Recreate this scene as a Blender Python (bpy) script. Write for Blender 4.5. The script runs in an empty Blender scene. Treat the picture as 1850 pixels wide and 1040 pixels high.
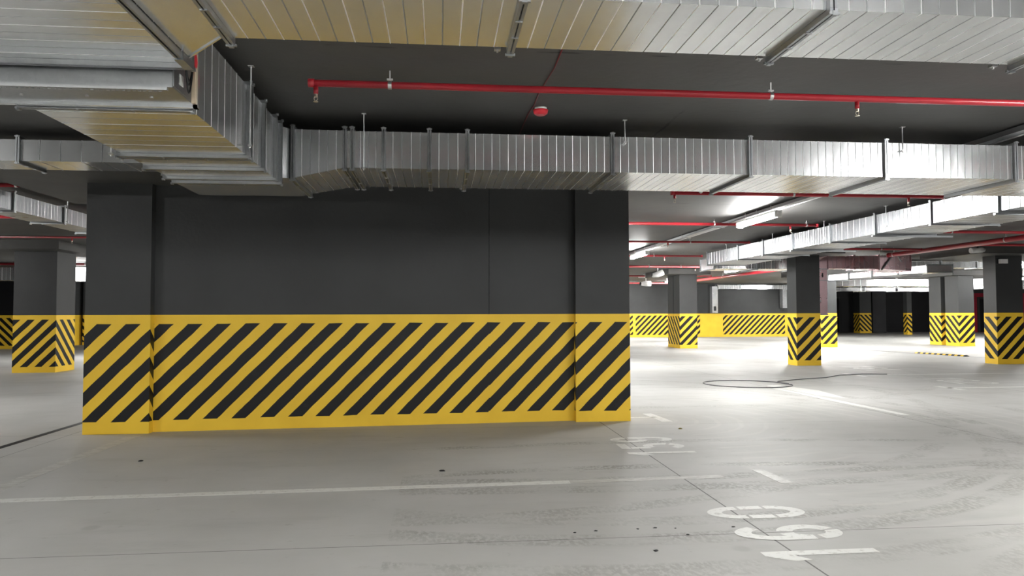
import bpy, bmesh, math, random
from mathutils import Vector, Matrix
random.seed(7)
S = bpy.context.scene
COL = S.collection
PI = math.pi

# ------------------------------------------------------------------ camera
EYE = 1.3
f_px, W_px = 1300.0, 1850.0
pitch, yaw, roll = math.atan(47 / f_px), math.atan(130 / f_px), 0.0025
F = Vector((math.sin(yaw) * math.cos(pitch), math.cos(yaw) * math.cos(pitch), math.sin(pitch)))
R = Vector((math.cos(yaw), -math.sin(yaw), 0)); U = R.cross(F)
R, U = R * math.cos(roll) - U * math.sin(roll), U * math.cos(roll) + R * math.sin(roll)
cd = bpy.data.cameras.new('camera'); cam = bpy.data.objects.new('camera', cd); COL.objects.link(cam)
cd.sensor_width = 36; cd.lens = f_px / W_px * 36; cd.clip_start = .05; cd.clip_end = 300
m = Matrix(((R.x, U.x, -F.x, 0), (R.y, U.y, -F.y, 0), (R.z, U.z, -F.z, EYE), (0, 0, 0, 1)))
cam.matrix_world = m
S.camera = cam
# ------------------------------------------------------------------ world, exposure
w = bpy.data.worlds.new('world'); S.world = w; w.use_nodes = True
w.node_tree.nodes['Background'].inputs[0].default_value = (.8, .9, 1, 1)
w.node_tree.nodes['Background'].inputs[1].default_value = .0
S.view_settings.view_transform = 'Standard'; S.view_settings.look = 'None'
S.view_settings.gamma = 1; S.view_settings.use_curve_mapping = False
S.view_settings.exposure = 2.5
TUBE = 62.0          # emission of the LED diffusers

# ------------------------------------------------------------------ node helpers
def mat(name):
    mm = bpy.data.materials.new(name); mm.use_nodes = True
    nt = mm.node_tree
    return mm, nt, nt.nodes['Principled BSDF']
def N(nt, t, **k):
    n = nt.nodes.new(t)
    for a, b in k.items(): setattr(n, a, b)
    return n
def put(nt, sock, v):
    if isinstance(v, bpy.types.NodeSocket): nt.links.new(v, sock)
    else: sock.default_value = v
def M_(nt, op, a, b=0.0, c=None):
    n = N(nt, 'ShaderNodeMath', operation=op); put(nt, n.inputs[0], a); put(nt, n.inputs[1], b)
    if c is not None: put(nt, n.inputs[2], c)
    return n.outputs[0]
def noise(nt, vec, scale, detail=3, rough=.5, dist=0.0):
    n = N(nt, 'ShaderNodeTexNoise'); n.inputs['Scale'].default_value = scale
    n.inputs['Detail'].default_value = detail; n.inputs['Roughness'].default_value = rough
    n.inputs['Distortion'].default_value = dist
    if vec is not None: nt.links.new(vec, n.inputs['Vector'])
    return n.outputs[0]
def sep(nt, v):
    n = N(nt, 'ShaderNodeSeparateXYZ'); nt.links.new(v, n.inputs[0]); return n.outputs
def scl(nt, v, s):
    n = N(nt, 'ShaderNodeVectorMath', operation='MULTIPLY'); nt.links.new(v, n.inputs[0]); n.inputs[1].default_value = s
    return n.outputs[0]
def mix(nt, fac, a, b):
    n = N(nt, 'ShaderNodeMix', data_type='RGBA')
    put(nt, n.inputs[0], fac); put(nt, n.inputs[6], a); put(nt, n.inputs[7], b)
    return n.outputs[2]
def ramp(nt, v, lo, hi):     # smooth map lo..hi to 0..1
    n = N(nt, 'ShaderNodeMapRange', interpolation_type='SMOOTHSTEP'); put(nt, n.inputs[0], v)
    n.inputs[1].default_value = lo; n.inputs[2].default_value = hi
    return n.outputs[0]
def bump(nt, h, s, d, b):
    n = N(nt, 'ShaderNodeBump'); n.inputs['Strength'].default_value = s; n.inputs['Distance'].default_value = d
    nt.links.new(h, n.inputs['Height']); nt.links.new(n.outputs[0], b.inputs['Normal'])
def rgb(r, g, b): return (r, g, b, 1)
def pos(nt): return N(nt, 'ShaderNodeNewGeometry').outputs['Position']

def paint(name, c, rough=.5, var=.25, sc=1.2, bmp=.15):
    mm, nt, b = mat(name); p = pos(nt)
    n1 = noise(nt, p, sc, 4); n2 = noise(nt, p, 28, 3)
    c2 = tuple(x * (1 - var) for x in c)
    put(nt, b.inputs['Base Color'], mix(nt, ramp(nt, n1, .35, .68), rgb(*c), rgb(*c2)))
    b.inputs['Roughness'].default_value = rough
    b.inputs['Specular IOR Level'].default_value = .35
    bump(nt, n2, bmp, .01, b)
    return mm
ANTH = paint('anthracite_paint', (.044, .046, .047), .55, .14)
CEIL, nt, b = mat('dark_ceiling_paint'); p = pos(nt)
xs = sep(nt, p)
pat = mix(nt, ramp(nt, noise(nt, p, .9, 5), .35, .7), rgb(.060, .059, .057), rgb(.078, .077, .074))
wob = M_(nt, 'MULTIPLY', noise(nt, p, 3, 3), .05)
ln = M_(nt, 'ABSOLUTE', M_(nt, 'SUBTRACT', M_(nt, 'FLOORED_MODULO', M_(nt, 'ADD', xs[1], wob), 3.0), 1.47))
ln2 = M_(nt, 'ABSOLUTE', M_(nt, 'SUBTRACT', M_(nt, 'FLOORED_MODULO', M_(nt, 'ADD', xs[0], wob), 4.6), 2.0))
seam = M_(nt, 'LESS_THAN', M_(nt, 'MINIMUM', ln, ln2), .012)
seam = M_(nt, 'MULTIPLY', seam, ramp(nt, noise(nt, p, 1.7, 4), .48, .6))
put(nt, b.inputs['Base Color'], mix(nt, seam, pat, rgb(.022, .022, .022)))
b.inputs['Roughness'].default_value = .6; b.inputs['Specular IOR Level'].default_value = .3
bump(nt, noise(nt, p, 12, 4), .25, .01, b)
BLACK = paint('near_black_panel', (.008, .008, .010), .5, .2)
REDP = paint('dark_red_painted_wall', (.38, .022, .045), .6, .2)
WHITEPL = paint('white_plastic', (.75, .75, .74), .4, .05)
DARKPL = paint('black_plastic', (.015, .015, .016), .45, .1)
REDPIPE = paint('red_pipe_paint', (.36, .020, .030), .3, .12, 3, .03)
REDPL = paint('red_plastic', (.62, .03, .045), .35, .05)
BEIGE = paint('beige_gasket', (.62, .52, .38), .7, .1)
DKRED = paint('dull_red_cable', (.12, .012, .016), .5, .1)
GREYPL = paint('grey_rubber', (.07, .07, .075), .5, .1)
LEAF = paint('dry_leaf', (.22, .18, .04), .8, .3)
LINEP, nt, b = mat('worn_white_floor_paint'); p = pos(nt)
wn = ramp(nt, noise(nt, p, 22, 6, .7), .52, .66)
put(nt, b.inputs['Base Color'], mix(nt, wn, rgb(.62, .62, .59), rgb(.44, .43, .40)))
b.inputs['Roughness'].default_value = .5
FAINTP, nt, b = mat('faded_white_floor_paint'); p = pos(nt)
wn = ramp(nt, noise(nt, scl(nt, p, (1.0, 3.0, 1.0)), 9, 6, .7), .38, .60)
put(nt, b.inputs['Base Color'], mix(nt, wn, rgb(.52, .52, .49), rgb(.40, .39, .365)))
b.inputs['Roughness'].default_value = .5

def stripes(name, phase=0.0, top=1.2, bot=.13):
    mm, nt, b = mat(name)
    uv = N(nt, 'ShaderNodeUVMap').outputs[0]; u = sep(nt, uv); p = pos(nt)
    wb = M_(nt, 'MULTIPLY', M_(nt, 'SUBTRACT', noise(nt, p, 5, 3), .5), .022)
    s = M_(nt, 'FLOORED_MODULO', M_(nt, 'ADD', M_(nt, 'ADD', M_(nt, 'SUBTRACT', u[0], u[1]), wb), phase), .308)
    st = M_(nt, 'LESS_THAN', s, .156)
    wb2 = M_(nt, 'MULTIPLY', M_(nt, 'SUBTRACT', noise(nt, p, 3, 2), .5), .02)
    v = M_(nt, 'ADD', u[1], wb2)
    st = M_(nt, 'MULTIPLY', st, M_(nt, 'LESS_THAN', v, top))
    st = M_(nt, 'MULTIPLY', st, M_(nt, 'GREATER_THAN', v, bot))
    chip = ramp(nt, noise(nt, p, 14, 5, .6), .735, .76)
    yel = mix(nt, ramp(nt, noise(nt, p, 2.2, 4), .3, .7), rgb(.90, .59, .045), rgb(.83, .53, .038))
    yel = mix(nt, chip, yel, rgb(.25, .14, .02))
    put(nt, b.inputs['Base Color'], mix(nt, st, yel, mix(nt, ramp(nt, noise(nt, p, 6, 4), .6, .8), rgb(.006, .006, .007), rgb(.013, .013, .013))))
    b.inputs['Roughness'].default_value = .48; b.inputs['Specular IOR Level'].default_value = .35
    bump(nt, noise(nt, p, 20, 4), .18, .01, b)
    return mm
STRIPE = stripes('yellow_black_hazard_stripes')
YELLOW = stripes('plain_yellow_paint', 0, -5, 10)

def metal(name, c, rough, var=.35, metallic=1.0):
    mm, nt, b = mat(name); p = pos(nt)
    vo = N(nt, 'ShaderNodeTexVoronoi'); vo.inputs['Scale'].default_value = 45; nt.links.new(p, vo.inputs['Vector'])
    sp = sep(nt, vo.outputs['Color'])[0]
    n1 = noise(nt, p, 2.1, 5)
    c2 = tuple(x * (1 - var) for x in c)
    fac = M_(nt, 'ADD', M_(nt, 'MULTIPLY', sp, .22), M_(nt, 'MULTIPLY', ramp(nt, n1, .25, .8), .5))
    put(nt, b.inputs['Base Color'], mix(nt, fac, rgb(*c), rgb(*c2)))
    b.inputs['Metallic'].default_value = metallic
    put(nt, b.inputs['Roughness'], M_(nt, 'ADD', M_(nt, 'MULTIPLY', noise(nt, p, 2.5, 3), .14), rough - .07))
    bump(nt, noise(nt, p, 3.5, 1), .035, .02, b)
    return mm
ZINC = metal('galvanised_sheet', (.84, .86, .875), .235, .25, .9)
ZDARK = metal('darkened_galvanised_sheet', (.36, .375, .39), .30, .3)  # same sheet, base colour darkened to tone down lamp glare on two ducts
FLZ = metal('galvanised_frame', (.42, .435, .45), .38, .3)
PINK = metal('pink_tinted_sheet', (.70, .50, .53), .28, .3, .95)  # sheet metal with a pinkish base colour
FOIL = metal('bright_foil', (.90, .90, .90), .2, .1)
ROD = metal('zinc_rod', (.6, .6, .6), .4, .1)
BRASS = metal('brass_sprinkler', (.75, .68, .55), .35, .1)
TRAY = metal('cable_tray_steel', (.42, .43, .44), .45, .2)
LAMP, nt, b = mat('lit_led_diffuser')
b.inputs['Base Color'].default_value = rgb(.9, .9, .9)
b.inputs['Emission Color'].default_value = rgb(1.0, .995, .97); b.inputs['Emission Strength'].default_value = TUBE

LAMPB = LAMP.copy(); LAMPB.name = 'lit_box_panel'; LAMPB.node_tree.nodes['Principled BSDF'].inputs['Emission Strength'].default_value = 3
# floor ------------------------------------------------------------
FLOOR, nt, b = mat('power_floated_concrete'); p = pos(nt); q = sep(nt, p)
n1 = ramp(nt, noise(nt, p, .45, 5, .55), .3, .7)
base = mix(nt, n1, rgb(.375, .370, .352), rgb(.455, .452, .436))
n2 = ramp(nt, noise(nt, scl(nt, p, (.6, 2.2, 1)), 1.3, 6, .65), .5, .75)
base = mix(nt, M_(nt, 'MULTIPLY', n2, .38), base, rgb(.29, .282, .262))
n3 = ramp(nt, noise(nt, p, 9, 5, .6), .63, .74)
base = mix(nt, M_(nt, 'MULTIPLY', n3, .4), base, rgb(.25, .235, .205))
# round faded drops
vo = N(nt, 'ShaderNodeTexVoronoi'); vo.inputs['Scale'].default_value = 1.6; nt.links.new(p, vo.inputs['Vector'])
dr = M_(nt, 'SUBTRACT', 1.0, ramp(nt, vo.outputs['Distance'], .05, .11))
dr = M_(nt, 'MULTIPLY', dr, ramp(nt, noise(nt, p, .6, 2), .5, .6))
base = mix(nt, M_(nt, 'MULTIPLY', dr, .3), base, rgb(.22, .21, .19))
# tyre marks: arcs (cx, cy, r, half width, strength)
px_, py_ = q[0], q[1]
tread = ramp(nt, noise(nt, scl(nt, p, (1, .5, 1)), 38, 3, .6), .38, .58)
brk = ramp(nt, noise(nt, scl(nt, p, (1, 1.5, 1)), 1.6, 5, .6), .36, .62)
tt = None
for cx, cy, r, hw, st in ((2.0, -8.0, 14.05, .075, .55), (2.2, -8.2, 15.4, .07, .5), (1.4, 24.5, 18.9, .09, .5), (1.6, 24.8, 19.5, .10, .45),
                          (1.5, 9.0, 4.55, .09, .45), (1.3, 9.3, 5.2, .10, .45), (.2, 8.4, 5.6, .08, .35), (1.2, 10.2, 6.6, .10, .35), (-.5, 12.5, 7.9, .09, .35),
                          (3.5, 17.0, 7.2, .12, .3), (5.5, 30.0, 12.0, .15, .3)):
    d = M_(nt, 'SQRT', M_(nt, 'ADD', M_(nt, 'POWER', M_(nt, 'ABSOLUTE', M_(nt, 'SUBTRACT', px_, cx)), 2.0), M_(nt, 'POWER', M_(nt, 'ABSOLUTE', M_(nt, 'SUBTRACT', py_, cy)), 2.0)))
    d = M_(nt, 'ABSOLUTE', M_(nt, 'SUBTRACT', d, r))
    k = M_(nt, 'MULTIPLY', M_(nt, 'SUBTRACT', 1.0, ramp(nt, d, hw * .8, hw * 1.25)), st)
    tt = k if tt is None else M_(nt, 'MAXIMUM', tt, k)
only = M_(nt, 'MULTIPLY', M_(nt, 'GREATER_THAN', px_, -.3), M_(nt, 'MULTIPLY', tread, brk))
tt = M_(nt, 'MULTIPLY', tt, only)
base = mix(nt, tt, base, rgb(.15, .14, .115))
# lighter polished sweep marks on the driveway
sw = M_(nt, 'SQRT', M_(nt, 'ADD', M_(nt, 'POWER', M_(nt, 'ABSOLUTE', M_(nt, 'SUBTRACT', px_, 2.6)), 2.0), M_(nt, 'POWER', M_(nt, 'ABSOLUTE', M_(nt, 'SUBTRACT', py_, 8.6)), 2.0)))
sn = M_(nt, 'SINE', M_(nt, 'ADD', M_(nt, 'MULTIPLY', sw, 24), M_(nt, 'MULTIPLY', noise(nt, p, 1.5, 3), 4)))
sm = M_(nt, 'MULTIPLY', ramp(nt, sn, .6, 1.0), M_(nt, 'MULTIPLY', ramp(nt, noise(nt, p, .5, 2), .45, .6), M_(nt, 'GREATER_THAN', px_, 2.7)))
base = mix(nt, M_(nt, 'MULTIPLY', sm, .22), base, rgb(.58, .56, .52))
# sawn joints
def joint(ax, at_, w_):
    return M_(nt, 'LESS_THAN', M_(nt, 'ABSOLUTE', M_(nt, 'SUBTRACT', ax, at_)), w_)
jj = None
for ax, at_, w_ in ((px_, 1.915, .0055), (py_, 4.15, .0035), (px_, 5.75, .005), (px_, -4.0, .004), (px_, 9.6, .006), (py_, 12.4, .006), (py_, 8.3, .003)):
    k = joint(ax, at_, w_); jj = k if jj is None else M_(nt, 'MAXIMUM', jj, k)
base = mix(nt, M_(nt, 'MULTIPLY', jj, .85), base, rgb(.07, .065, .06))
put(nt, b.inputs['Base Color'], base)
put(nt, b.inputs['Roughness'], M_(nt, 'ADD', M_(nt, 'MULTIPLY', noise(nt, p, 1.4, 5), .3), .42))
b.inputs['Specular IOR Level'].default_value = .33
bump(nt, M_(nt, 'ADD', noise(nt, p, 18, 4), M_(nt, 'MULTIPLY', jj, -2)), .08, .01, b)

# ------------------------------------------------------------------ mesh helpers
class MB:
    def __init__(s): s.v = []; s.f = []; s.uv = {}; s.mi = {}
    def quad(s, a, b_, c, d, uv=None):
        i = len(s.v); s.v += [a, b_, c, d]; s.f.append((i, i + 1, i + 2, i + 3))
        if uv: s.uv[len(s.f) - 1] = uv
    def box(s, x0, x1, y0, y1, z0, z1):
        s.prism([(x0, y0), (x1, y0), (x1, y1), (x0, y1)], z0, z1); return s
    def prism(s, pts, z0, z1):                 # pts counter-clockwise from above
        i = len(s.v); n = len(pts)
        s.v += [(x, y, z0) for x, y in pts] + [(x, y, z1) for x, y in pts]
        s.f.append(tuple(i + k for k in reversed(range(n)))); s.f.append(tuple(i + n + k for k in range(n)))
        for k in range(n):
            a = i + k; c = i + (k + 1) % n
            s.f.append((a, c, c + n, a + n))
        return s
    def tube(s, pts, r, n=10, cap=True):
        pts = [Vector(p_) for p_ in pts]; i0 = len(s.v); rings = len(pts); last = None
        for k, p_ in enumerate(pts):
            t = (pts[min(k + 1, rings - 1)] - pts[max(k - 1, 0)]).normalized()
            if last is None:
                up = Vector((0, 0, 1)) if abs(t.z) < .9 else Vector((1, 0, 0))
                a = t.cross(up).normalized()
            else:
                a = (last - t * last.dot(t)).normalized()
            last = a; c = t.cross(a)
            rr = r[k] if isinstance(r, (list, tuple)) else r
            for j in range(n):
                an = 2 * PI * j / n; q_ = p_ + a * (math.cos(an) * rr) + c * (math.sin(an) * rr); s.v.append(tuple(q_))
        for k in range(rings - 1):
            for j in range(n):
                a = i0 + k * n + j; b2 = i0 + k * n + (j + 1) % n
                s.f.append((a, b2, b2 + n, a + n))
        if cap:
            s.f.append(tuple(i0 + j for j in reversed(range(n)))); s.f.append(tuple(i0 + (rings - 1) * n + j for j in range(n)))
        return s
    def build(s, name, m_, parent=None, smooth=False, org=None):
        me = bpy.data.meshes.new(name)
        o3 = Vector(parent.location) if parent else Vector((0, 0, 0))
        me.from_pydata([tuple(Vector(q_) - o3) for q_ in s.v], [], s.f)
        if s.uv:
            l = me.uv_layers.new(name='UVMap')
            for pl in me.polygons:
                if pl.index in s.uv:
                    for k, li in enumerate(pl.loop_indices): l.data[li].uv = s.uv[pl.index][k]
        me.materials.append(m_)
        if s.mi:
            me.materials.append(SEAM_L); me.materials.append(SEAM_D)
            for k_, v_ in s.mi.items(): me.polygons[k_].material_index = v_
        me.update()
        bm = bmesh.new(); bm.from_mesh(me); bmesh.ops.recalc_face_normals(bm, faces=bm.faces); bm.to_mesh(me); bm.free()
        if smooth:
            for pl in me.polygons: pl.use_smooth = len(pl.vertices) == 4
        ob = bpy.data.objects.new(name, me); COL.objects.link(ob)
        if parent: ob.parent = parent
        return ob
def tag(o, label=None, cat=None, group=None, kind=None):
    if label: o['label'] = label
    if cat: o['category'] = cat
    if group: o['group'] = group
    if kind: o['kind'] = kind
    return o
def thing(name, loc, label, cat, group=None):
    o = bpy.data.objects.new(name, None); COL.objects.link(o); o.location = loc; o.empty_display_size = .1
    return tag(o, label, cat, group)
def copy_tree(o, loc, label=None, group=None):
    c = o.copy(); COL.objects.link(c); c.location = loc
    if label: c['label'] = label
    if group: c['group'] = group
    for ch in list(o.children):
        d = ch.copy(); COL.objects.link(d); d.parent = c
        for g in list(ch.children):
            e = g.copy(); COL.objects.link(e); e.parent = d
    return c

def band(foot, z0=0.0, z1=1.3, ph=0.0, grow=.004, sg=1):
    """striped base: foot = FL, FR, BR, BL as seen from the front; stripes mirror at the corners"""
    mb = MB(); FL, FR, BR, BL = [Vector((x, y, 0)) for x, y in foot]
    c = (FL + FR + BR + BL) / 4
    FL, FR, BR, BL = [v + (v - c).normalized() * grow for v in (FL, FR, BR, BL)]
    w_ = (FR - FL).length; dr = (BR - FR).length; dl = (BL - FL).length; wb = (BR - BL).length
    def wall(a, b2, ua, ub):
        mb.quad((a.x, a.y, z0), (b2.x, b2.y, z0), (b2.x, b2.y, z1), (a.x, a.y, z1), [(sg * ua + ph, z0), (sg * ub + ph, z0), (sg * ub + ph, z1), (sg * ua + ph, z1)])
    wall(FL, FR, 0, w_); wall(FR, BR, w_, w_ - dr); wall(BR, BL, w_, 0); wall(BL, FL, dl, 0)
    zz = (0, 5)
    mb.quad(*[(v.x, v.y, z1) for v in (FL, FR, BR, BL)], uv=[zz] * 4)
    return mb

CZ = 2.95; CAPZ = 2.755
# ------------------------------------------------------------------ setting
def struct(name, mb, m_, parent=None):
    o = mb.build(name, m_, parent)
    if not parent: tag(o, kind='structure')
    return o
floor = struct('floor', MB().box(-24, 52, -9, 56, -.2, 0), FLOOR)
struct('ceiling', MB().box(-24, 52, -9, 56, CZ, CZ + .2), CEIL)
struct('wall_front', MB().box(-24, 52, -9.2, -9, 0, CZ), ANTH)
struct('wall_left', MB().box(-24.2, -24, -9, 56, 0, CZ), ANTH)
struct('wall_right', MB().box(52, 52.2, -9, 56, 0, CZ), ANTH)
struct('wall_rear', MB().box(-24, 52, 56, 56.2, 0, CZ), ANTH)
# far wall with a striped dado
wf = struct('wall_back', MB().box(3.0, 19.6, 39.0, 39.3, 0, CZ), ANTH)
for x0, x1 in ((3.0, 10.62), (10.75, 14.45), (15.75, 19.4)):
    band([(x0, 38.97), (x1, 38.97), (x1, 39.0), (x0, 39.0)], ph=.1).build('striped_dado', STRIPE, wf)
for x0, x1 in ((10.62, 10.75), (14.45, 15.75), (19.4, 19.75)):
    band([(x0, 38.95), (x1, 38.95), (x1, 39.0), (x0, 39.0)]).build('yellow_dado', YELLOW, wf)
struct('trim_1', MB().box(9.9, 9.93, 38.99, 39.0, 1.31, CZ), BLACK)
# left far stub wall
wl = struct('wall_left_stub', MB().box(-23.9, -16.2, 29.5, 29.9, 0, CZ), BLACK)
bnd = band([(-16.2, 29.5), (-23.9, 29.5), (-23.9, 29.9), (-16.2, 29.9)]); bnd.build('striped_dado', STRIPE, wl)
band([(-16.2, 29.42), (-15.98, 29.42), (-15.98, 29.9), (-16.2, 29.9)]).build('yellow_dado', YELLOW, wl)
MB().box(-16.2, -15.98, 29.42, 29.9, 1.3, CZ).build('pier', ANTH, wl)
wl2 = struct('wall_left_back', MB().box(-23.9, -9, 46, 46.3, 0, CZ), BLACK)
# right far dark rooms
struct('wall_right_back', MB().box(21, 34.9, 46.5, 46.8, 0, CZ), BLACK)
wr = struct('wall_right_red', MB().box(34.9, 51.9, 45.0, 45.3, 0, 2.62), REDP)
struct('wall_right_upper', MB().box(34.9, 51.9, 45.0, 45.3, 2.62, CZ), ANTH)
def far_door(i, x0, x1, y, fm, hgt=2.25):
    d = struct('door_%d' % i, MB().box(x0, x1, y - .06, y, 0.02, hgt), BLACK)
    MB().box(x0 - .12, x0, y - .12, y, 0, hgt + .12).box(x1, x1 + .12, y - .12, y, 0, hgt + .12).box(x0, x1, y - .12, y, hgt, hgt + .12).build('door_frame', fm, d)
    h_ = MB().box(x1 - .18, x1 - .06, y - .12, y - .06, 1.0, 1.05).build('door_handle', ROD, d)
far_door(1, 36.0, 37.3, 45.0, ANTH)
far_door(2, 25.7, 26.9, 46.5, ANTH, 2.3)
struct('wall_right_pier', MB().box(28.65, 29.6, 45.3, 46.5, 0, CZ), paint('mid_grey_render', (.05, .05, .054), .6, .2))
r_ = struct('door_3', MB().box(29.9, 31.6, 46.4, 46.5, 0, 2.6), BLACK)
for k in range(12): MB().box(29.95, 31.55, 46.37, 46.4, .05 + k * .21, .23 + k * .21).build('shutter_slat', BLACK, r_)

# ------------------------------------------------------------------ the wall in the middle with its two pillars
def slab(foot, z0, z1): return MB().prism(foot, z0, z1)
def tw(x): return 8.41 + (x + 3.18) * (.29 / 4.81)
wc = struct('wall_centre', slab([(-3.2, tw(-3.2)), (.585, tw(.585)), (.585, tw(.585) + .3), (-3.2, tw(-3.2) + .3)], 1.3, CZ), ANTH)
slab([(.59, tw(.59) + .006), (1.66, tw(1.66) + .006), (1.66, tw(1.66) + .3), (.59, tw(.59) + .3)], 1.3, CZ).build('wall_panel', ANTH, wc)
band([(-3.2, tw(-3.2)), (.587, tw(.587)), (.587, tw(.587) + .3), (-3.2, tw(-3.2) + .3)], ph=.198).build('striped_dado', STRIPE, wc)
band([(.589, tw(.589) + .004), (1.66, tw(1.66) + .004), (1.66, tw(1.66) + .3), (.589, tw(.589) + .3)], ph=.198 + 3.787).build('striped_dado', STRIPE, wc)

def pillar(name, foot, label, cap=None, ph=0.0, group=None, bandm=STRIPE, sg=1):
    cx = sum(p_[0] for p_ in foot) / 4; cy = sum(p_[1] for p_ in foot) / 4
    o = thing(name, (cx, cy, 0), label, 'pillar', group)
    top = CAPZ if cap else CZ
    ft = list(foot)
    MB().prism(ft, 1.3, top).build('shaft', ANTH, o)
    band(foot, ph=ph, sg=sg).build('striped_base', bandm, o)
    if cap: MB().box(*cap, CAPZ, CZ).build('capital', CEIL, o)
    return o
def rect(x0, x1, y0, y1): return [(x0, y0), (x1, y0), (x1, y1), (x0, y1)]
pl = pillar('concrete_pillar', [(-3.87, 8.31), (-3.18, 8.30), (-3.18, 9.05), (-3.87, 9.06)], 'charcoal concrete pillar with striped base forming the left end of the middle wall', cap=(-4.75, -2.3, 7.4, 9.9), ph=.146)
pillar('concrete_pillar', [(1.635, 8.60), (2.30, 8.60), (2.30, 9.35), (1.635, 9.35)], 'charcoal concrete pillar with striped base forming the right end of the middle wall', ph=.101)
pillar('concrete_pillar', rect(-9.62, -8.7, 17.35, 18.2), 'free-standing pillar at far left with arrow-shaped stripes, beyond the middle wall', cap=(-11.5, -8.35, 16.7, 18.95), ph=-.04)
pillar('concrete_pillar', rect(8.84, 9.46, 17.15, 17.62), 'pillar right of the middle wall with V-shaped stripes, a silver duct crossing before its top', cap=(8.2, 9.8, 16.55, 18.5), ph=.25)
pillar('concrete_pillar', rect(14.05, 14.78, 16.95, 17.38), 'near pillar at the right picture edge with V-shaped stripes and small white box', cap=(13.1, 16.3, 16.3, 18.5), ph=.024)
pillar('concrete_pillar', rect(8.93, 9.6, 26.2, 26.9), 'farther pillar by the far lit wall, its dark front face turned to the camera', cap=(8.35, 9.95, 25.7, 28.7), ph=.2)
pillar('concrete_pillar', rect(8.93, 9.6, 26.94, 27.6), 'twin pillar tucked close behind the farther pillar by the far lit wall', ph=.05)
pillar('concrete_pillar', rect(14.5, 15.12, 26.2, 26.9), 'pillar half hidden behind the pink vertical duct', cap=(13.9, 15.5, 25.7, 28.2), ph=.1)
pillar('concrete_pillar', rect(20.2, 20.85, 26.3, 27.05), 'front half of the bright double pillar left of the right edge pillar', cap=(19.6, 21.3, 25.8, 28.9), ph=.296)
pillar('concrete_pillar', rect(20.2, 20.85, 27.30, 28.0), 'rear half of the bright double pillar left of the right edge pillar', ph=.28)
pillar('slim_pillar', rect(27.25, 28.05, 44.5, 45.2), 'wide far pillar with striped base standing left of the dark rooms', ph=.1, sg=-1)
pillar('slim_pillar', rect(28.0, 28.3, 40.8, 41.15), 'slimmest far pillar with arrow stripes standing alone before the dark rooms', ph=.17, sg=-1)
pillar('slim_pillar', rect(22.0, 22.35, 39.6, 40.4), 'narrow far pillar whose striped edge peeks past the half hidden pillar', ph=.1)
pillar('slim_pillar', rect(-15.85, -15.6, 32.5, 33.2), 'thin far post with plain yellow base right of the far left pillar', bandm=YELLOW)
pillar('slim_pillar', [(-14.9, 33.0), (-15.45, 33.0), (-15.45, 33.8), (-14.9, 33.8)], 'far post with striped base seen just left of the middle wall')

# ------------------------------------------------------------------ ducts
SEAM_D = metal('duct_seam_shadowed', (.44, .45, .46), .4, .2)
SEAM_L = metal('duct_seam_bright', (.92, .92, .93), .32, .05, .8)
def duct_section(P0, P1, ax, pitch=.07, bead=.0016, bw=.0028):
    """P = (t, a0, a1, z0, z1); ax 'x' or 'y' is the run direction; crosswise beads every pitch"""
    mb = MB(); t0, t1 = P0[0], P1[0]; L = abs(t1 - t0); n = max(1, round(L / pitch)); sg = 1 if t1 > t0 else -1
    st = [(t0, 0)]; kinds = []
    for k in range(n):
        a = t0 + sg * L * k / n
        if k > 0:
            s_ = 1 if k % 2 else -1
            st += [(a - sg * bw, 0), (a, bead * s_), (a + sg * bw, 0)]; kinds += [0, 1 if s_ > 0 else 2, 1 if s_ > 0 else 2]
        kinds.append(0); st.append((a + sg * L / n / 2, random.uniform(-.0004, .0004)))
    st.append((t1, 0)); kinds.append(0)
    for t, o_ in st:
        q_ = (t - t0) / (t1 - t0) if t1 != t0 else 0
        a0, a1, z0, z1 = [P0[j] + (P1[j] - P0[j]) * q_ for j in (1, 2, 3, 4)]
        a0 -= o_; a1 += o_; z0 -= o_; z1 += o_
        for a, z in ((a0, z0), (a1, z0), (a1, z1), (a0, z1)):
            mb.v.append((t, a, z) if ax == 'x' else (a, t, z))
    m_ = len(st)
    for k in range(m_ - 1):
        for j in range(4):
            a = 4 * k + j; c = 4 * k + (j + 1) % 4
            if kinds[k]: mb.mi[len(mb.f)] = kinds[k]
            mb.f.append((a, c, c + 4, a + 4))
    mb.f.append((0, 1, 2, 3)); mb.f.append((4 * m_ - 4, 4 * m_ - 3, 4 * m_ - 2, 4 * m_ - 1))
    return mb
def flange_mb(t, a0, a1, z0, z1, ax, pr=.024, th=.013, gap=.006):
    mb = MB()
    def bx(t0, t1, b0, b1, c0, c1):
        if ax == 'x': mb.box(t0, t1, b0, b1, c0, c1)
        else: mb.box(b0, b1, t0, t1, c0, c1)
    for s_ in (-1, 1):
        ta = t + s_ * gap / 2; tb = ta + s_ * th; ta, tb = min(ta, tb), max(ta, tb)
        bx(ta, tb, a0 - pr, a1 + pr, z0 - pr, z0 - .001); bx(ta, tb, a0 - pr, a1 + pr, z1 + .001, z1 + pr)
        bx(ta, tb, a0 - pr, a0 - .001, z0, z1); bx(ta, tb, a1 + .001, a1 + pr, z0, z1)
    for a in (a0 - pr, a1 + pr):                 # corner clips and bolts
        for z in (z0 - pr, z1 + pr):
            bx(t - .022, t + .022, a - .006, a + .006, z - .005, z + .005)
            bx(t - .010, t + .010, a - .009, a + .009, z - .009, z + .009)
    for q_ in (.33, .66):
        a = a0 + (a1 - a0) * q_; bx(t - .014, t + .014, a - .005, a + .005, z0 - pr - .004, z0 - pr + .006)
    return mb
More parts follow.
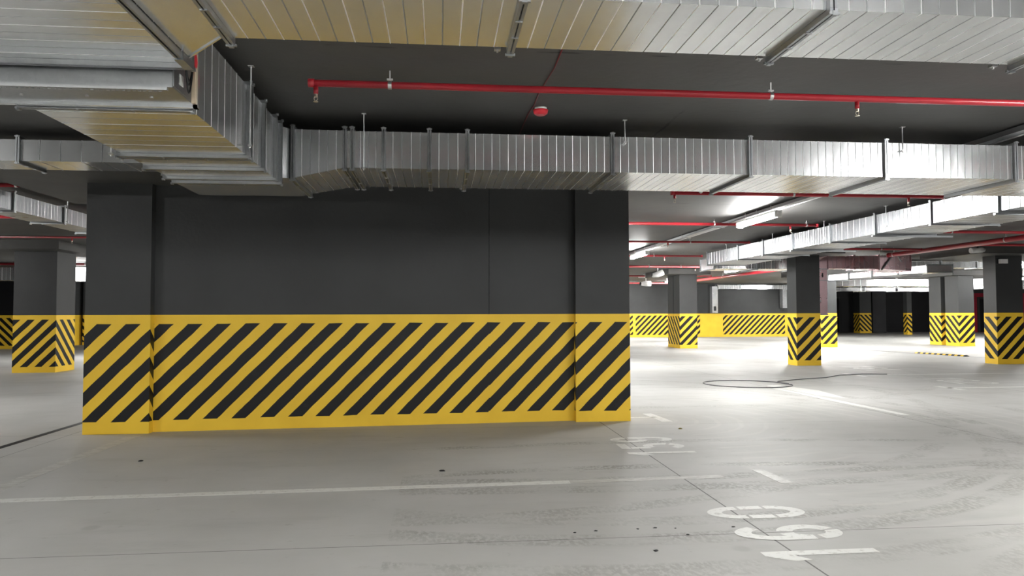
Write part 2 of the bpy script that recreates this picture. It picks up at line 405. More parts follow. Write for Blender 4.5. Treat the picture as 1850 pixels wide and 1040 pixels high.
def duct(label, ax, segs, pitch=.07, mt=ZINC, fm=FLZ, flanges=None, rods=(), group=None, bead=.0016, endf=(1, 1), name='ventilation_duct', noflange=False):
    """segs: list of cross-sections (t,a0,a1,z0,z1); a section between each two, a flange at each joint"""
    t, a0, a1, z0, z1 = segs[0]
    root = thing(name, (t, (a0 + a1) / 2, z0) if ax == 'x' else ((a0 + a1) / 2, t, z0), label, 'duct', group)
    for A, B in zip(segs, segs[1:]):
        duct_section(A, B, ax, pitch, bead).build('duct_section', mt, root)
    for i, A in enumerate(segs):
        if noflange or (i == 0 and not endf[0]) or (i == len(segs) - 1 and not endf[1]): continue
        flange_mb(A[0], *A[1:], ax).build('flange', fm, root)
    for (x, y, zb) in rods:
        mb = MB().tube([(x, y, zb), (x, y, CZ - .001)], .005, 6)
        mb.box(x - .014, x + .014, y - .014, y + .014, zb + .01, zb + .022)
        mb.box(x - .018, x + .018, y - .018, y + .018, CZ - .006, CZ - .001)
        mb.build('hanger_rod', ROD, root)
    return root
# C: the long transverse duct in front of the middle wall
cs = [(-1.2, 6.0, 6.8, 2.417, 2.82)] + [(x, 5.98, 6.86, 2.505, 2.81) for x in (-.78, -.72, -.465, -.09, .225, 1.46, 2.68, 3.93, 5.17, 6.4, 7.6)]
dC = duct('long silver duct running left to right just in front of the middle wall', 'x', cs, .0705, bead=.0013,
     rods=[(-.625, 5.955, 2.48), (1.565, 5.955, 2.74), (4.08, 5.955, 2.72), (.2, 6.95, 2.5), (2.6, 6.95, 2.5)])
duct('plain elbow box joining the big left duct to the long duct', 'x', [(-2.2, 5.905, 6.83, 2.40, 2.82), (-1.29, 5.905, 6.83, 2.40, 2.82), (-1.225, 6.0, 6.83, 2.415, 2.82)], 2, endf=(0, 0), name='duct_elbow', noflange=True)
# A: big duct running away on the left
def cA(t): return (t, -2.08, -1.285, 2.36, 2.83)
duct('big silver duct on the left running away from the camera', 'y', [cA(t) for t in (3.80, 4.91, 4.97, 5.33, 5.70, 5.88)], .12,
     rods=[(-1.25, 4.87, 2.40), (-2.13, 4.88, 2.33)], endf=(1, 1))
# damper between the plenum and A
dm = thing('fire_damper', (-1.8, 3.3, 2.36), 'grey steel fire damper with drive and cables at the left duct joint', 'damper')
MB().box(-2.75, -1.245, 3.465, 3.75, 2.362, 2.83).build('damper_body', FLZ, dm)
lip = MB().box(-2.8, -1.22, 3.745, 3.775, 2.345, 2.362).box(-1.245, -1.222, 3.745, 3.775, 2.345, 2.84)
lip.build('rear_lip', ZINC, dm)
tag(MB().box(-1.244, -1.228, 3.718, 3.744, 2.362, 2.62).build('gasket', BEIGE, dm), 'beige gasket strip')
pf = MB().box(-2.75, -1.27, 3.465, 3.485, 2.348, 2.362)
for k in range(60): pf.box(-2.7 + k * .0235, -2.688 + k * .0235, 3.487, 3.492, 2.345, 2.362)
pf.build('perforated_strip', TRAY, dm)
for x in (-2.6, -2.3, -2.0, -1.7, -1.4):
    MB().tube([(x, 3.63, 2.354), (x, 3.63, 2.362)], .009, 8).build('rivet', ROD, dm)
MB().box(-1.245, -1.241, 3.475, 3.65, 2.37, 2.6).build('drive_plate', FLZ, dm)
tag(MB().box(-1.241, -1.238, 3.54, 3.59, 2.40, 2.45).build('sticker', WHITEPL, dm), 'white data sticker')
MB().box(-1.241, -1.20, 3.50, 3.58, 2.49, 2.58).build('drive_box', DARKPL, dm)
tag(MB().tube([(-1.243, 3.66, 2.56), (-1.21, 3.66, 2.56)], .042, 16).build('red_handle', REDPL, dm), 'red half-round handle')
for k, (y0, dz) in enumerate(((3.50, .10), (3.53, .07), (3.56, .12))):
    pts = [(-1.2 - .01 * k, y0 + .10 * t, 2.50 - dz * math.sin(PI * t)) for t in [i / 10 for i in range(11)]]
    MB().tube(pts, .004, 6).build('cable', DARKPL, dm, smooth=True)
# plenum (upper left) and duct B
pn = duct('wide plenum duct filling the upper left corner, gold reflections below', 'y', [(2.62, -4.2, -1.165, 2.462, 2.86), (3.43, -4.2, -1.165, 2.462, 2.86)], .085, name='plenum_duct', endf=(0, 1))
MB().box(-1.165, -1.155, 2.62, 3.27, 2.43, 2.462).box(-1.145, -1.135, 2.62, 3.27, 2.43, 2.462).box(-1.17, -1.13, 3.27, 3.40, 2.425, 2.46).build('side_flange', FLZ, pn)
MB().box(-4.2, -1.3, 2.55, 2.62, 2.44, 2.47).build('edge_rail', TRAY, pn)
nk = thing('duct_neck', (-1.0, 2.9, 2.462), 'short tapered duct neck joining the plenum to the overhead duct', 'duct')
MB().prism([(-1.13, 2.60), (-.905, 2.60), (-.905, 3.06), (-1.13, 3.33)], 2.462, 2.82).build('neck_body', ZINC, nk)
MB().prism([(-1.13, 3.33), (-.905, 3.06), (-.900, 3.066), (-1.125, 3.336)], 2.456, 2.466).build('folded_seam', ZINC, nk)
bs = [(x, 2.585, 3.085, 2.462, 2.79) for x in (-.88, .305, 1.49, 2.68, 3.87, 5.06)]
duct('overhead duct crossing the top of the view, ribbed bright underside', 'x', bs, .074, rods=[(.25, 3.12, 2.45), (1.45, 3.12, 2.45), (2.6, 3.12, 2.45)])
# G: thin duct left of the big one
duct('thin ribbed duct crossing behind the big left duct', 'x', [(x, 6.7, 7.1, 2.66, 2.85) for x in (-8.5, -7.3, -6.1, -4.9, -3.7, -2.12)], .17, bead=.003, rods=[(-3.9, 6.66, 2.64)])
# F: left duct running away
duct('slim duct on the far left running away beneath the ceiling', mt=ZDARK, ax='y', segs=[(t, -5.68, -5.27, 2.6, 2.81) for t in (7.6, 8.3, 9.45, 10.65, 11.9, 13.1)], pitch=.08,
     rods=[(-5.24, 8.5, 2.6), (-5.24, 10.7, 2.6)])
# D: right duct running away
dD = duct('silver duct on the right running away from the camera to an open end', mt=ZDARK, ax='y', segs=[(t, 6.86, 7.86, 2.555, 2.85) for t in (6.95, 8.2, 9.42, 10.72, 12.03, 13.4, 14.7, 16.0, 17.9)], pitch=.085, bead=.004,
     rods=[(6.83, 10.4, 2.62), (6.83, 12.2, 2.62), (6.83, 14.2, 2.62), (6.83, 16.6, 2.62)])
for y in (8.2, 10.72, 13.4):
    MB().box(6.8, 8.15, y - .02, y + .02, 2.505, 2.53).build('support_rail', FLZ, dD)
duct('cross duct behind the open-ended duct, gold-lit underside', 'x', [(x, 18.6, 19.6, 2.50, 2.80) for x in (7.3, 8.5, 9.7)], .08)
# E: pinkish duct dropping beside the pillar
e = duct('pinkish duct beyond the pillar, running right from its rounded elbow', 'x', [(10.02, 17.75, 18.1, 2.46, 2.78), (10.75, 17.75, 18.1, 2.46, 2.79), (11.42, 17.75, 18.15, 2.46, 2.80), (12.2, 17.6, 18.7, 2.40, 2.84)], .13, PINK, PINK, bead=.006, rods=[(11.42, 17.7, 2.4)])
el = MB(); n_ = 8; i0 = 0
for k in range(n_ + 1):
    an = PI / 2 * k / n_
    cx, cz = 10.02, 2.46
    ro, ri = .27 + .05 * k / n_, .02
    for r__, y in ((ri, 17.75), (ro, 17.75), (ro, 18.1), (ri, 18.1)):
        el.v.append((cx - math.cos(an) * r__, y, cz + math.sin(an) * r__))
for k in range(n_):
    for j in range(4):
        a = 4 * k + j; c = 4 * k + (j + 1) % 4; el.f.append((a, c, c + 4, a + 4))
el.f += [(0, 1, 2, 3), (4 * n_, 4 * n_ + 1, 4 * n_ + 2, 4 * n_ + 3)]
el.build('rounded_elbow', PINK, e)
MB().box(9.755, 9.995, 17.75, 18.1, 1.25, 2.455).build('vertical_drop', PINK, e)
for za, zb in ((2.43, 2.46), (2.14, 2.16), (1.25, 1.28)): MB().box(9.74, 10.01, 17.73, 18.12, za, zb).build('collar', FLZ, e)
for z in (2.28, 2.32, 2.25): MB().tube([(9.87, 17.74, z), (9.87, 17.75, z)], .022, 10).build('test_port', DARKPL, e)
for za in (2.36, 1.6): MB().box(9.40, 9.755, 17.615, 17.645, za, za + .03).build('wall_bracket', FLZ, e)
for x0, x1 in ((11.46, 11.75), (12.15, 11.85)):
    MB().tube([(x0, 17.70, 2.42), (x1, 17.62, 2.82)], .02, 8).build('brace', FLZ, e)
# K: ducts seen between the pillars at right
duct('lower silver duct running away behind the right edge pillar', 'y', [(t, 13.6, 14.35, 2.45, 2.64) for t in (18.9, 20.2, 21.5, 22.8, 24.1)], .12)
duct('short bright duct high up behind the right edge pillar', 'x', [(x, 20.9, 21.4, 2.71, 2.89) for x in (14.3, 15.5, 16.7, 17.9, 19.1)], .14)
# L: bright foil ducts far right
duct('wide bright foil duct above the dark rooms', 'x', [(x, 32.2, 33.2, 2.58, 2.90) for x in (18.0, 19.8, 21.6, 23.4, 25.2)], .3, FOIL, FLZ, bead=.012)
for x0, x1, lb in ((18.3, 19.8, 'leftmost low box duct slung beneath the wide foil duct'), (20.0, 21.5, 'middle low box duct slung beneath the wide foil duct'), (21.7, 23.2, 'rightmost low box duct slung beneath the wide foil duct')):
    duct(lb, 'x', [(x0, 32.2, 32.8, 2.34, 2.50), (x1, 32.2, 32.8, 2.34, 2.50)], .5, FOIL, FLZ, bead=.004, name='box_duct')
duct('silver duct glimpsed between the double pillar and the right edge pillar', 'x', [(x, 30.2, 31.0, 2.40, 2.85) for x in (24.5, 26, 27.5, 29)], .3, ZINC)
# N: far left duct
duct('far left duct crossing behind the free-standing pillar, glaring where lamp light hits', 'x', [(x, 24.0, 24.6, 2.40, 2.80) for x in (-19, -17.5, -16, -14.5, -13.3, -12.4)], .12, ZINC)
lb = thing('light_box', (-11.8, 24, 2.38), 'glaring white light box glimpsed between the free-standing pillar and the middle wall', 'lamp')
MB().box(-12.32, -11.05, 24.05, 24.25, 2.37, 2.83).build('housing', WHITEPL, lb)
for a_, b_ in ((-12.30, -12.06), (-12.02, -11.08)): MB().box(a_, b_, 24.02, 24.05, 2.40, 2.80).build('lit_panel', LAMPB, lb)
for x in (-12.2, -11.2): MB().tube([(x, 24.15, 2.83), (x, 24.15, CZ)], .008, 6).build('hanger_rod', ROD, lb)
# M: exhaust duct on the far wall
mdu = duct('exhaust duct along the top of the far lit wall', 'x', [(x, 38.5, 38.85, 2.66, 2.88) for x in (15.3, 16.6, 17.9, 19.3)], .13, ZINC)
mv = MB().box(14.98, 15.3, 38.5, 38.85, 1.33, 2.6)
mv.v += []
mv.build('vertical_drop', ZINC, mdu)
MB().prism([(14.98, 38.5), (15.3, 38.5), (15.3, 38.85), (14.98, 38.85)], 2.6, 2.8).build('corner_elbow', ZINC, mdu)
MB().box(15.06, 15.2, 38.49, 38.5, 1.45, 1.7).build('grille', DARKPL, mdu)
MB().box(19.05, 19.3, 38.5, 38.85, 1.6, 2.66).build('vertical_drop', ZINC, mdu)

# ------------------------------------------------------------------ red sprinkler pipes
def sprinkler(x, y, z, parent, drop=.05):
    o = MB().tube([(x, y, z), (x, y, z - drop)], .016, 10).build('drop_nipple', REDPIPE, parent, smooth=True)
    s_ = MB().tube([(x, y, z - drop), (x, y, z - drop - .02)], .012, 10)
    s_.tube([(x - .010, y, z - drop - .02), (x - .012, y, z - drop - .035), (x, y, z - drop - .05)], .0025, 5)
    s_.tube([(x + .010, y, z - drop - .02), (x + .012, y, z - drop - .035), (x, y, z - drop - .05)], .0025, 5)
    s_.tube([(x, y, z - drop - .05), (x, y, z - drop - .053)], .016, 12)
    h = s_.build('sprinkler_head', BRASS, parent); h.parent = o
def clamp(x, y, z, r, parent, ax='x'):
    mb = MB()
    w_ = .012
    if ax == 'x': mb.tube([(x - w_, y, z), (x + w_, y, z)], r + .004, 14)
    else: mb.tube([(x, y - w_, z), (x, y + w_, z)], r + .004, 14)
    mb.tube([(x, y, z + r), (x, y, CZ - .001)], .005, 6)
    mb.box(x - .02, x + .02, y - .008, y + .008, z + r + .01, z + r + .02)
    mb.build('pipe_clamp', ROD, parent)
def pipe(label, p0, p1, r, spr=(), cl=(), z=2.85, group=None):
    ax = 'x' if abs(p1[0] - p0[0]) > abs(p1[1] - p0[1]) else 'y'
    o = thing('sprinkler_pipe', (p0[0], p0[1], z), label, 'pipe', group)
    mb = MB().tube([(p0[0], p0[1], z), (p1[0], p1[1], z)], r, 14); mb.build('pipe_run', REDPIPE, o, smooth=True)
    e_ = .02
    for q_ in (p0, p1):
        a, c = ((q_[0] - e_, q_[1]), (q_[0] + e_, q_[1])) if ax == 'x' else ((q_[0], q_[1] - e_), (q_[0], q_[1] + e_))
        MB().tube([(a[0], a[1], z), (c[0], c[1], z)], r + .005, 14).build('end_cap', REDPIPE, o, smooth=True)
    for s_ in spr:
        if ax == 'x': sprinkler(s_, p0[1], z - r, o)
        else: sprinkler(p0[0], s_, z - r, o)
    for s_ in cl:
        if ax == 'x': clamp(s_, p0[1], z, r, o)
        else: clamp(p0[0], s_, z, r, o, 'y')
    return o
pipe('nearest red sprinkler pipe under the dark ceiling, ending above the long duct', (-.86, 4.88), (8.5, 4.88), .024, (-.83, 3.0, 6.9), (-.34, 2.35, 5.0))
pipe('red pipe directly behind the long duct, right of the middle wall', (2.97, 8.95), (6.7, 8.95), .024, (3.0, 6.2), (4.6,))
pipe('red pipe glimpsed at the far upper left above the slim duct', (-9.5, 9.2), (-5.0, 9.2), .024, (-9.0,), (-6.6, -5.1), 2.87)
pipe('red pipe passing behind the near lit LED lamp', (-12, 12.2), (6.7, 12.2), .026, (-10, 2.1, 6.2), (-8, 1, 4.8, 6.5), 2.87)
pipe('red pipe crossing between the two lit lamps on the right', (-12, 15.1), (6.72, 15.1), .022, (-11, -7.3, 4.9), (-9, 1, 5.4))
pipe('red pipe beside the farther lit LED lamp', (-14, 19.1), (7.15, 19.1), .028, (-11, 6.1), (-10, -5, 5.8), 2.875)
pipe('thick red pipe just before the farther pillar capital', (-16, 23.6), (10.4, 23.6), .04, (-12, 8.6), (-11, 7.0, 8.1), 2.885)
pipe('far red pipe passing beyond the farther pillar capital', (-16, 28.9), (11.2, 28.9), .03, (), (-10, 8.4))
pipe('farthest red pipe close to the far lit wall', (2, 36.0), (12.5, 36.0), .04, (), (9.5,), 2.87)
mp = pipe('thick red main pipe running away on the right', (11.35, 8.5), (11.35, 17.2), .055, (), (10.0, 13.4, 17.0), 2.77)
pipe('thick red pipe slanting away beneath the farthest lit lamp', (11.35, 19.3), (11.35, 34), .055, (), (22, 28), 2.77)
pipe('short red branch pipe joining the thick main from the left', (8.0, 15.9), (11.3, 15.9), .025, (), (10.3,), 2.80)
pipe('red branch pipe crossing above the thick main at upper right', (7.95, 12.9), (14.5, 12.9), .028, (), (9.8,), 2.86)
pipe('red branch pipe leading right from the thick main pipe', (11.4, 14.6), (18, 14.6), .028, (13.0,), (), 2.79)

# ------------------------------------------------------------------ lamps
def lamp(x, y, label, z=2.775, L=1.42, group='ceiling LED lamps'):
    o = thing('led_lamp', (x, y, z), label, 'lamp', group)
    d = MB()
    prof = [(-.05, .03), (-.052, 0), (-.038, -.03), (0, -.045), (.038, -.03), (.052, 0), (.05, .03)]
    i = len(d.v)
    for yy in (y - L / 2 + .03, y + L / 2 - .03):
        for px, pz in prof: d.v.append((x + px, yy, z + pz))
    n = len(prof)
    for k in range(n): d.f.append((k, (k + 1) % n, n + (k + 1) % n, n + k))
    d.f += [tuple(range(n)), tuple(range(n, 2 * n))]
    d.build('diffuser', LAMP, o)
    MB().box(x - .05, x + .05, y - L / 2, y + L / 2, z + .031, z + .06).build('housing', WHITEPL, o)
    for yy in (y - L / 2 + .25, y + L / 2 - .25):
        MB().tube([(x, yy, z + .06), (x, yy, CZ)], .006, 6).build('suspension_wire', ROD, o)
    for s_ in (-1, 1):
        yy = y + s_ * (L / 2 - .015); MB().box(x - .054, x + .054, yy - .015, yy + .015, z - .045, z + .032).build('end_cap', WHITEPL, o)
    return o
first = lamp(5.00, 10.9, 'nearest lit LED tube lamp, in front of the far red pipes')
for x, y, lb in ((5.03, 17.8, 'lit LED tube lamp just right of the middle wall top'), (10.02, 23.75, 'farthest visible lit LED lamp, below the open-ended duct'),
                 (1.6, -1.2, None), (-2.2, -1.6, None), (3.6, -1.8, None), (-5.0, -.8, None), (5.7, 3.3, None), (5.3, -3.0, None), (-1.5, -3.5, None), (-8.2, 2.0, None), (-8.6, 9.6, None),  # entries without a label: unseen lamps, mostly added as fill light
                 (1.6, 17.2, None), (-3.0, 22.2, None), (-13.2, 15.5, None), (12.4, 9.5, None), (11.0, 20.9, None), (18.9, 22.35, None), (22.3, 24.2, None), (30.5, 33.2, None), (10.1, 30.0, None), (11.9, 35.5, None), (9.4, 36.8, None), (16.0, 26.0, None), (18.9, 36.0, None), (15.9, 30.0, None), (13.65, 25.75, None), (25.2, 29.3, None), (25.5, 33.6, None),
                 (4.0, 30.0, None), (21, 18, None), (26.5, 27.5, None), (22.5, 30.3, None), (36, 36, None), (12, 2.0, None), (-9.8, 23.3, None), (-6.5, 31, None)):
    copy_tree(first, (x, y, 2.775), lb or 'unseen LED tube lamp added to light the garage')

# cable tray with the lamp row
ct = thing('cable_tray', (5.06, 5, 2.86), 'long steel cable tray running away beside the lit lamps', 'cable tray')
MB().box(5.045, 5.057, 4.5, 27, 2.89, 2.935).box(5.14, 5.152, 4.5, 27, 2.89, 2.935).box(5.04, 5.152, 4.5, 27, 2.887, 2.891).build('tray_channel', TRAY, ct)
MB().tube([(5.215, 4.5, 2.905), (5.215, 27, 2.905)], .013, 8).build('conduit', WHITEPL, ct)
for k in range(12):
    y = 5.6 + k * 1.8
    MB().box(5.025, 5.24, y - .015, y + .015, 2.877, 2.887).tube([(5.032, y, 2.877), (5.032, y, CZ)], .005, 6).tube([(5.23, y, 2.877), (5.23, y, CZ)], .005, 6).build('tray_hanger', ROD, ct)
ct2 = thing('cable_tray', (8.6, 7, 2.86), 'second cable tray running away right of the open-ended duct', 'cable tray')
MB().box(8.50, 8.51, 7, 15.6, 2.78, 2.82).box(8.60, 8.61, 7, 15.6, 2.78, 2.82).box(8.5, 8.61, 7, 15.6, 2.776, 2.78).build('tray_channel', TRAY, ct2)
for k in range(5):
    y = 7.4 + k * 1.9; MB().box(8.47, 8.64, y - .015, y + .015, 2.76, 2.775).tube([(8.48, y, 2.73), (8.48, y, CZ)], .005, 6).build('tray_hanger', ROD, ct2)

# smoke detector and its cable
sd = thing('smoke_detector', (.80, 5.66, CZ), 'round red smoke detector on the dark ceiling', 'smoke detector')
MB().tube([(.8, 5.66, CZ - .001), (.8, 5.66, CZ - .02)], .05, 24).build('base_ring', WHITEPL, sd, smooth=True)
MB().tube([(.8, 5.66, CZ - .02), (.8, 5.66, CZ - .045), (.8, 5.66, CZ - .06)], [.062, .056, .035], 24).build('red_cap', REDPL, sd, smooth=True)
cb = MB().tube([(.75, 4.2, CZ - .008), (.76, 4.7, CZ - .008), (.73, 5.25, CZ - .008), (.735, 5.6, CZ - .008), (.72, 5.8, CZ - .008), (.72, 6.6, CZ - .008)], .005, 6)
o = cb.build('detector_cable', DKRED, None, smooth=True); tag(o, 'thin red cable running along the dark ceiling past the smoke detector', 'cable')

# floodlights and small boxes
def flood(x, y, z, s_, label, tilt=0):
    o = thing('spotlight', (x, y, z), label, 'spotlight')
    MB().tube([(x, y, z + .02), (x, y, CZ)], .02, 8).build('stem', WHITEPL, o)
    MB().tube([(x - s_ / 2, y, z - .02 * tilt), (x, y, z), (x + s_ / 2, y, z + .04 * tilt)], [s_ * .18, s_ * .27, s_ * .27], 12).build('lamp_head', WHITEPL, o, smooth=True)
    MB().tube([(x - s_ * .52, y, z), (x - s_ * .62, y, z)], s_ * .16, 10).build('lens', DARKPL, o)
    return o
flood(7.85, 25.4, 2.72, .4, 'tilted white spotlight left of the farther pillar capital', 2)
flood(8.75, 30.0, 2.58, .42, 'white spotlight hanging before the far lit wall')
flood(9.74, 30.2, 2.66, .22, 'small white spotlight beside the farther pillar edge')
o = thing('junction_box', (14.02, 16.7, 2.6), 'small white box mounted on the right edge pillar', 'box')
MB().box(14.12, 14.32, 16.86, 16.94, 2.55, 2.66).build('box_body', WHITEPL, o); MB().box(14.09, 14.35, 16.93, 16.95, 2.54, 2.69).build('mounting_plate', DARKPL, o)
o = thing('bulkhead_lamp', (13.0, 16.2, 2.8), 'unlit white bulkhead lamp on the capital of the right edge pillar', 'lamp')
MB().tube([(12.75, 16.15, 2.80), (13.05, 16.15, 2.82)], .065, 12).build('lamp_body', WHITEPL, o, smooth=True)
MB().tube([(13.05, 16.15, 2.82), (13.1, 16.15, 2.825)], .05, 12).build('cap', ROD, o); MB().box(12.88, 12.92, 16.1, 16.2, 2.86, CZ).build('mount', DARKPL, o)
# (bright bar beside the spotlights)
o = thing('white_conduit', (8.6, 29.6, 2.84), 'white bar of trunking under the ceiling left of the farther pillar', 'trunking')
MB().box(8.3, 9.75, 29.5, 29.56, 2.80, 2.85).build('trunking_body', WHITEPL, o); MB().box(8.5, 8.53, 29.5, 29.56, 2.85, CZ).box(9.5, 9.53, 29.5, 29.56, 2.85, CZ).build('bracket', ROD, o)

# ------------------------------------------------------------------ floor marks (parts of the floor)
def strip(mb, x0, x1, y0, y1, h=.0015): mb.box(x0, x1, y0, y1, .0002, h)
def fpoly(name, pts, m_, label=None, h=.0015):
    o = MB().prism(pts, .0002, h).build(name, m_, floor)
    if label: o['label'] = label
    return o
fpoly('bay_line', [(-3.3, 5.375), (1.0, 5.505), (1.0, 5.60), (-3.3, 5.475)], LINEP, 'white bay line in front of the middle wall')
fpoly('bay_line', [(1.0, 5.505), (2.25, 5.565), (2.25, 5.655), (1.0, 5.60)], FAINTP, 'worn end of the white bay line')
fpoly('bay_line', [(2.60, 5.33), (2.70, 5.33), (2.68, 5.80), (2.58, 5.80)], FAINTP, 'short cross bar ending the worn bay line')
fpoly('bay_line', [(-3.40, 3.0), (-3.28, 3.0), (-3.20, 8.2), (-3.34, 8.2)], FAINTP, 'faded white line leading to the left pillar')
fpoly('bay_line', [(2.25, 8.83), (2.72, 8.85), (2.72, 8.92), (2.25, 8.90)], LINEP, 'short white line beside the right end pillar')
fpoly('bay_line', [(2.66, 8.5), (2.80, 8.5), (2.74, 9.2), (2.62, 9.2)], LINEP, 'white cross bar beside the right end pillar')
fpoly('drain_channel', [(-4.36, 2.0), (-4.28, 2.0), (-4.24, 16.0), (-4.32, 16.0)], DARKPL, 'dark drain slot running away at left')
fpoly('bay_line', [(5.86, 8.7), (5.98, 8.7), (5.86, 12.0), (5.72, 12.0)], LINEP, 'bright white line running away on the driveway')
fpoly('bay_line', [(5.95, 10.9), (6.2, 10.5), (6.35, 11.6), (6.1, 12.6), (5.85, 12.5)], LINEP, 'bright white wedge beside the driveway line')
fpoly('bay_line', [(8.6, 14.35), (22, 14.35), (22, 14.45), (8.6, 14.45)], LINEP, 'farther long white line at right')
fpoly('bay_line', [(8.75, 11.68), (20, 11.68), (20, 11.78), (8.75, 11.78)], LINEP, 'nearer long white line at right')
fpoly('bay_line', [(8.62, 14.0), (8.74, 14.0), (8.74, 14.8), (8.62, 14.8)], LINEP)
fpoly('bay_line', [(8.72, 11.35), (8.86, 11.35), (8.86, 12.05), (8.72, 12.05)], LINEP)
hb = MB()
for q_ in ([(15.3, 22.0, 0), (15.55, 20.1, 0), (15.62, 20.1, .035), (15.37, 22.0, .035)], [(15.37, 22.0, .035), (15.62, 20.1, .035), (15.68, 20.1, .035), (15.43, 22.0, .035)], [(15.43, 22.0, .035), (15.68, 20.1, .035), (15.75, 20.1, 0), (15.5, 22.0, 0)]):
    hb.quad(*q_, uv=[(y * 1.3, .3 + x * .8 - 12) for x, y, z in q_])
hz = hb.build('cable_ramp', STRIPE); tag(hz, 'low yellow and black cable ramp on the floor left of the right edge pillar', 'cable ramp')
fpoly('drain_channel', [(14.6, 26.0), (14.66, 26.0), (15.75, 19.0), (15.69, 19.0)], DARKPL, 'dark slot leading past the cable ramp')

def arcpts(cx, cy, rx, ry, a0, a1, n=14):
    return [(cx + rx * math.cos(math.radians(a0 + (a1 - a0) * i / n)), cy + ry * math.sin(math.radians(a0 + (a1 - a0) * i / n))) for i in range(n + 1)]
HZ = [.0016]
def ribbon(mb, outer, inner, T, h=None):
    HZ[0] += .0003; h = HZ[0]
    for k in range(len(outer) - 1):
        q_ = [outer[k], outer[k + 1], inner[k + 1], inner[k]]
        w_ = [T(*z) for z in q_]
        mb.quad(*[(a, c, h) for a, c in w_])
def digit(mb, ch, T):
    HZ[0] = .0012
    def bar(x0, x1, y0, y1): mb.quad(*[(*T(a, c), .0018) for a, c in ((x0, y0), (x1, y0), (x1, y1), (x0, y1))])
    if ch == '0':
        for s_ in (1, -1):
            ribbon(mb, arcpts(0, s_ * .10, .14, s_ * .225, 0, 180), arcpts(0, s_ * .10, .065, s_ * .13, 0, 180), T)
            bar(s_ * .065, s_ * .14, -.078, .078)
    if ch == '1':
        bar(-.035, .035, -.325, .325)
        mb.quad(*[(*T(a, c), .0018) for a, c in ((-.035, .325), (-.035, .16), (-.11, .10), (-.12, .20))])
    if ch in '69':
        r = 1 if ch == '6' else -1
        T2 = lambda x, y: T(x * r, y * r)
        ribbon(mb, arcpts(0, -.13, .14, .195, -65, 78), arcpts(0, -.13, .06, .10, -65, 78), T2)
        ribbon(mb, arcpts(0, -.13, .14, .195, 96, 175), arcpts(0, -.13, .06, .10, 96, 175), T2)
        ribbon(mb, arcpts(0, -.13, .14, .195, 190, 282), arcpts(0, -.13, .06, .10, 190, 282), T2)
        ribbon(mb, [(-.14, -.10), (-.14, .08)], [(-.062, -.10), (-.07, .08)], T2)
        ribbon(mb, arcpts(0, .08, .14, .245, 180, 30), arcpts(0, .08, .07, .145, 180, 30), T2)
    if ch == '5':
        bar(-.13, .13, .235, .325); bar(-.13, -.055, .04, .225)
        ribbon(mb, arcpts(-.01, -.12, .15, .205, 125, -20), arcpts(-.01, -.12, .065, .11, 125, -20), T)
        ribbon(mb, arcpts(-.01, -.12, .15, .205, -32, -150), arcpts(-.01, -.12, .065, .11, -32, -150), T)
    if ch == '2':
        bar(-.13, .13, -.325, -.24)
        ribbon(mb, arcpts(0, .16, .14, .165, 170, 0), arcpts(0, .16, .065, .08, 170, 0), T)
        mb.quad(*[(*T(a, c), .0018) for a, c in ((.14, .15), (.065, .15), (-.13, -.24), (-.03, -.24))])
def number(txt, spots, xc, m_, label, flip=False, sc=1.0):
    o = None
    for ch, y in zip(txt, spots):
        mb = MB()
        T = (lambda u, v, y=y: (xc - v * sc, y + u * sc)) if not flip else (lambda u, v, y=y: (xc + v * sc, y - u * sc))
        digit(mb, ch, T)
        ob = mb.build('painted_digit', m_, floor); ob['label'] = label % ch
number('160', (3.78, 4.14, 4.58), 2.06, LINEP, 'white stencilled %s of bay number 160')
number('159', (6.62, 6.96, 7.32), 2.07, LINEP, 'white stencilled %s of bay number 159')
number('162', (13.35, 12.95, 12.5), 9.9, LINEP, 'white stencilled %s at far right bay', True, 1.3)
number('161', (16.6, 16.1, 15.6), 10.1, LINEP, 'white stencilled %s at the farther right bay', True, 1.3)

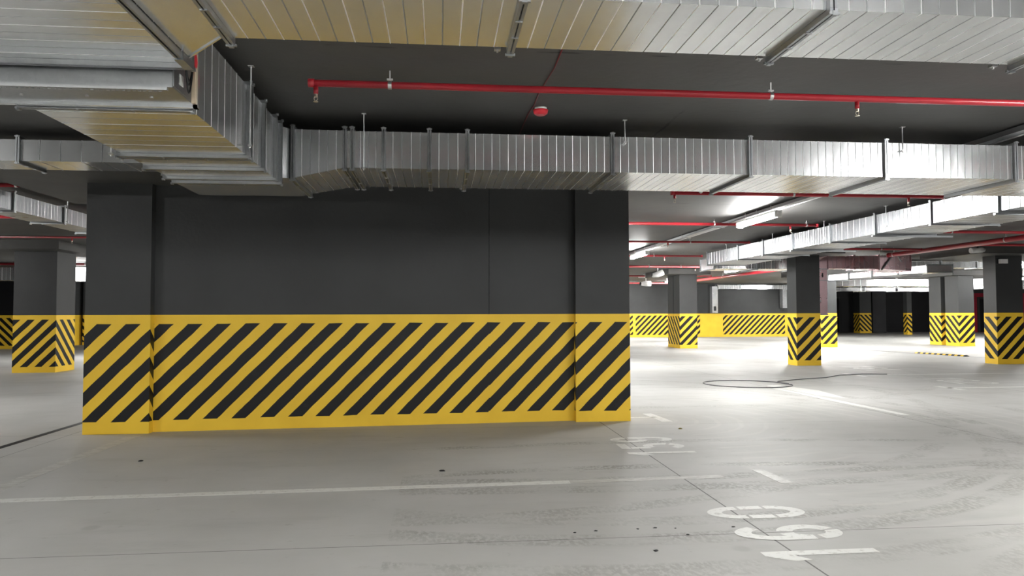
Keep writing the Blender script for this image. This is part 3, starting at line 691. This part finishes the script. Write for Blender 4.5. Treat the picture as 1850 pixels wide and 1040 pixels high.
# hose / cable loop on the floor
pts = []
for i in range(33):
    a = math.radians(20 + 345 * i / 32); pts.append((5.6 + .72 * math.cos(a) + .25 * math.sin(a), 12.75 + .62 * math.sin(a) - .3 * math.cos(a), .012))
pts += [(6.25, 12.95, .012), (6.4, 13.15, .012), (7.0, 13.5, .012), (7.7, 13.8, .012), (8.3, 14.3, .012), (8.9, 14.5, .012), (9.4, 14.4, .012)]
o = MB().tube(pts, .008, 8).build('floor_cable', GREYPL, None, smooth=True); tag(o, 'thin dark cable lying in a loop on the bright driveway', 'cable')
# crumbs of dirt on the concrete
def crumb(x, y, s_, m_, label, group=None, name='dirt_crumb', cat='debris'):
    mb = MB(); n = 9
    pr = [random.uniform(.6, 1.2) for _ in range(n)]
    pr2 = [random.uniform(.6, 1.2) for _ in range(n)]
    for z, k, rr in ((0.001, 1, pr), (s_ * .35, .8, pr2), (s_ * .55, .35, pr)):
        for j in range(n):
            a = 2 * PI * j / n; mb.v.append((x + math.cos(a) * s_ * k * rr[j] * 1.4, y + math.sin(a) * s_ * k * rr[j], z * (1 + .3 * (rr[j] - 1))))
    for lv in range(2):
        for j in range(n):
            a = lv * n + j; c = lv * n + (j + 1) % n; mb.f.append((a, c, c + n, a + n))
    mb.f += [tuple(range(n)), tuple(range(2 * n, 3 * n))]
    o = mb.build(name, m_, None, smooth=True); tag(o, label, cat, group)
for x, y, s_ in ((.80, 4.27, .008), (.93, 4.29, .009), (1.19, 4.30, .008), (1.30, 4.31, .010), (1.42, 4.29, .007), (1.78, 4.28, .009), (1.18, 3.90, .013), (1.45, 4.16, .009)):
    crumb(x, y, s_, DARKPL, 'tiny dark crumb of dirt on the concrete near the painted 160', 'dirt crumbs near bay 160')
crumb(2.70, 7.95, .022, LEAF, 'small dry leaf on the floor by the right end pillar', None, 'dry_leaf', 'leaf')
crumb(-2.65, 6.75, .02, DARKPL, 'dark fleck on the floor below the left end pillar')
crumb(.02, 6.05, .02, DARKPL, 'dark fleck on the floor before the middle of the wall')
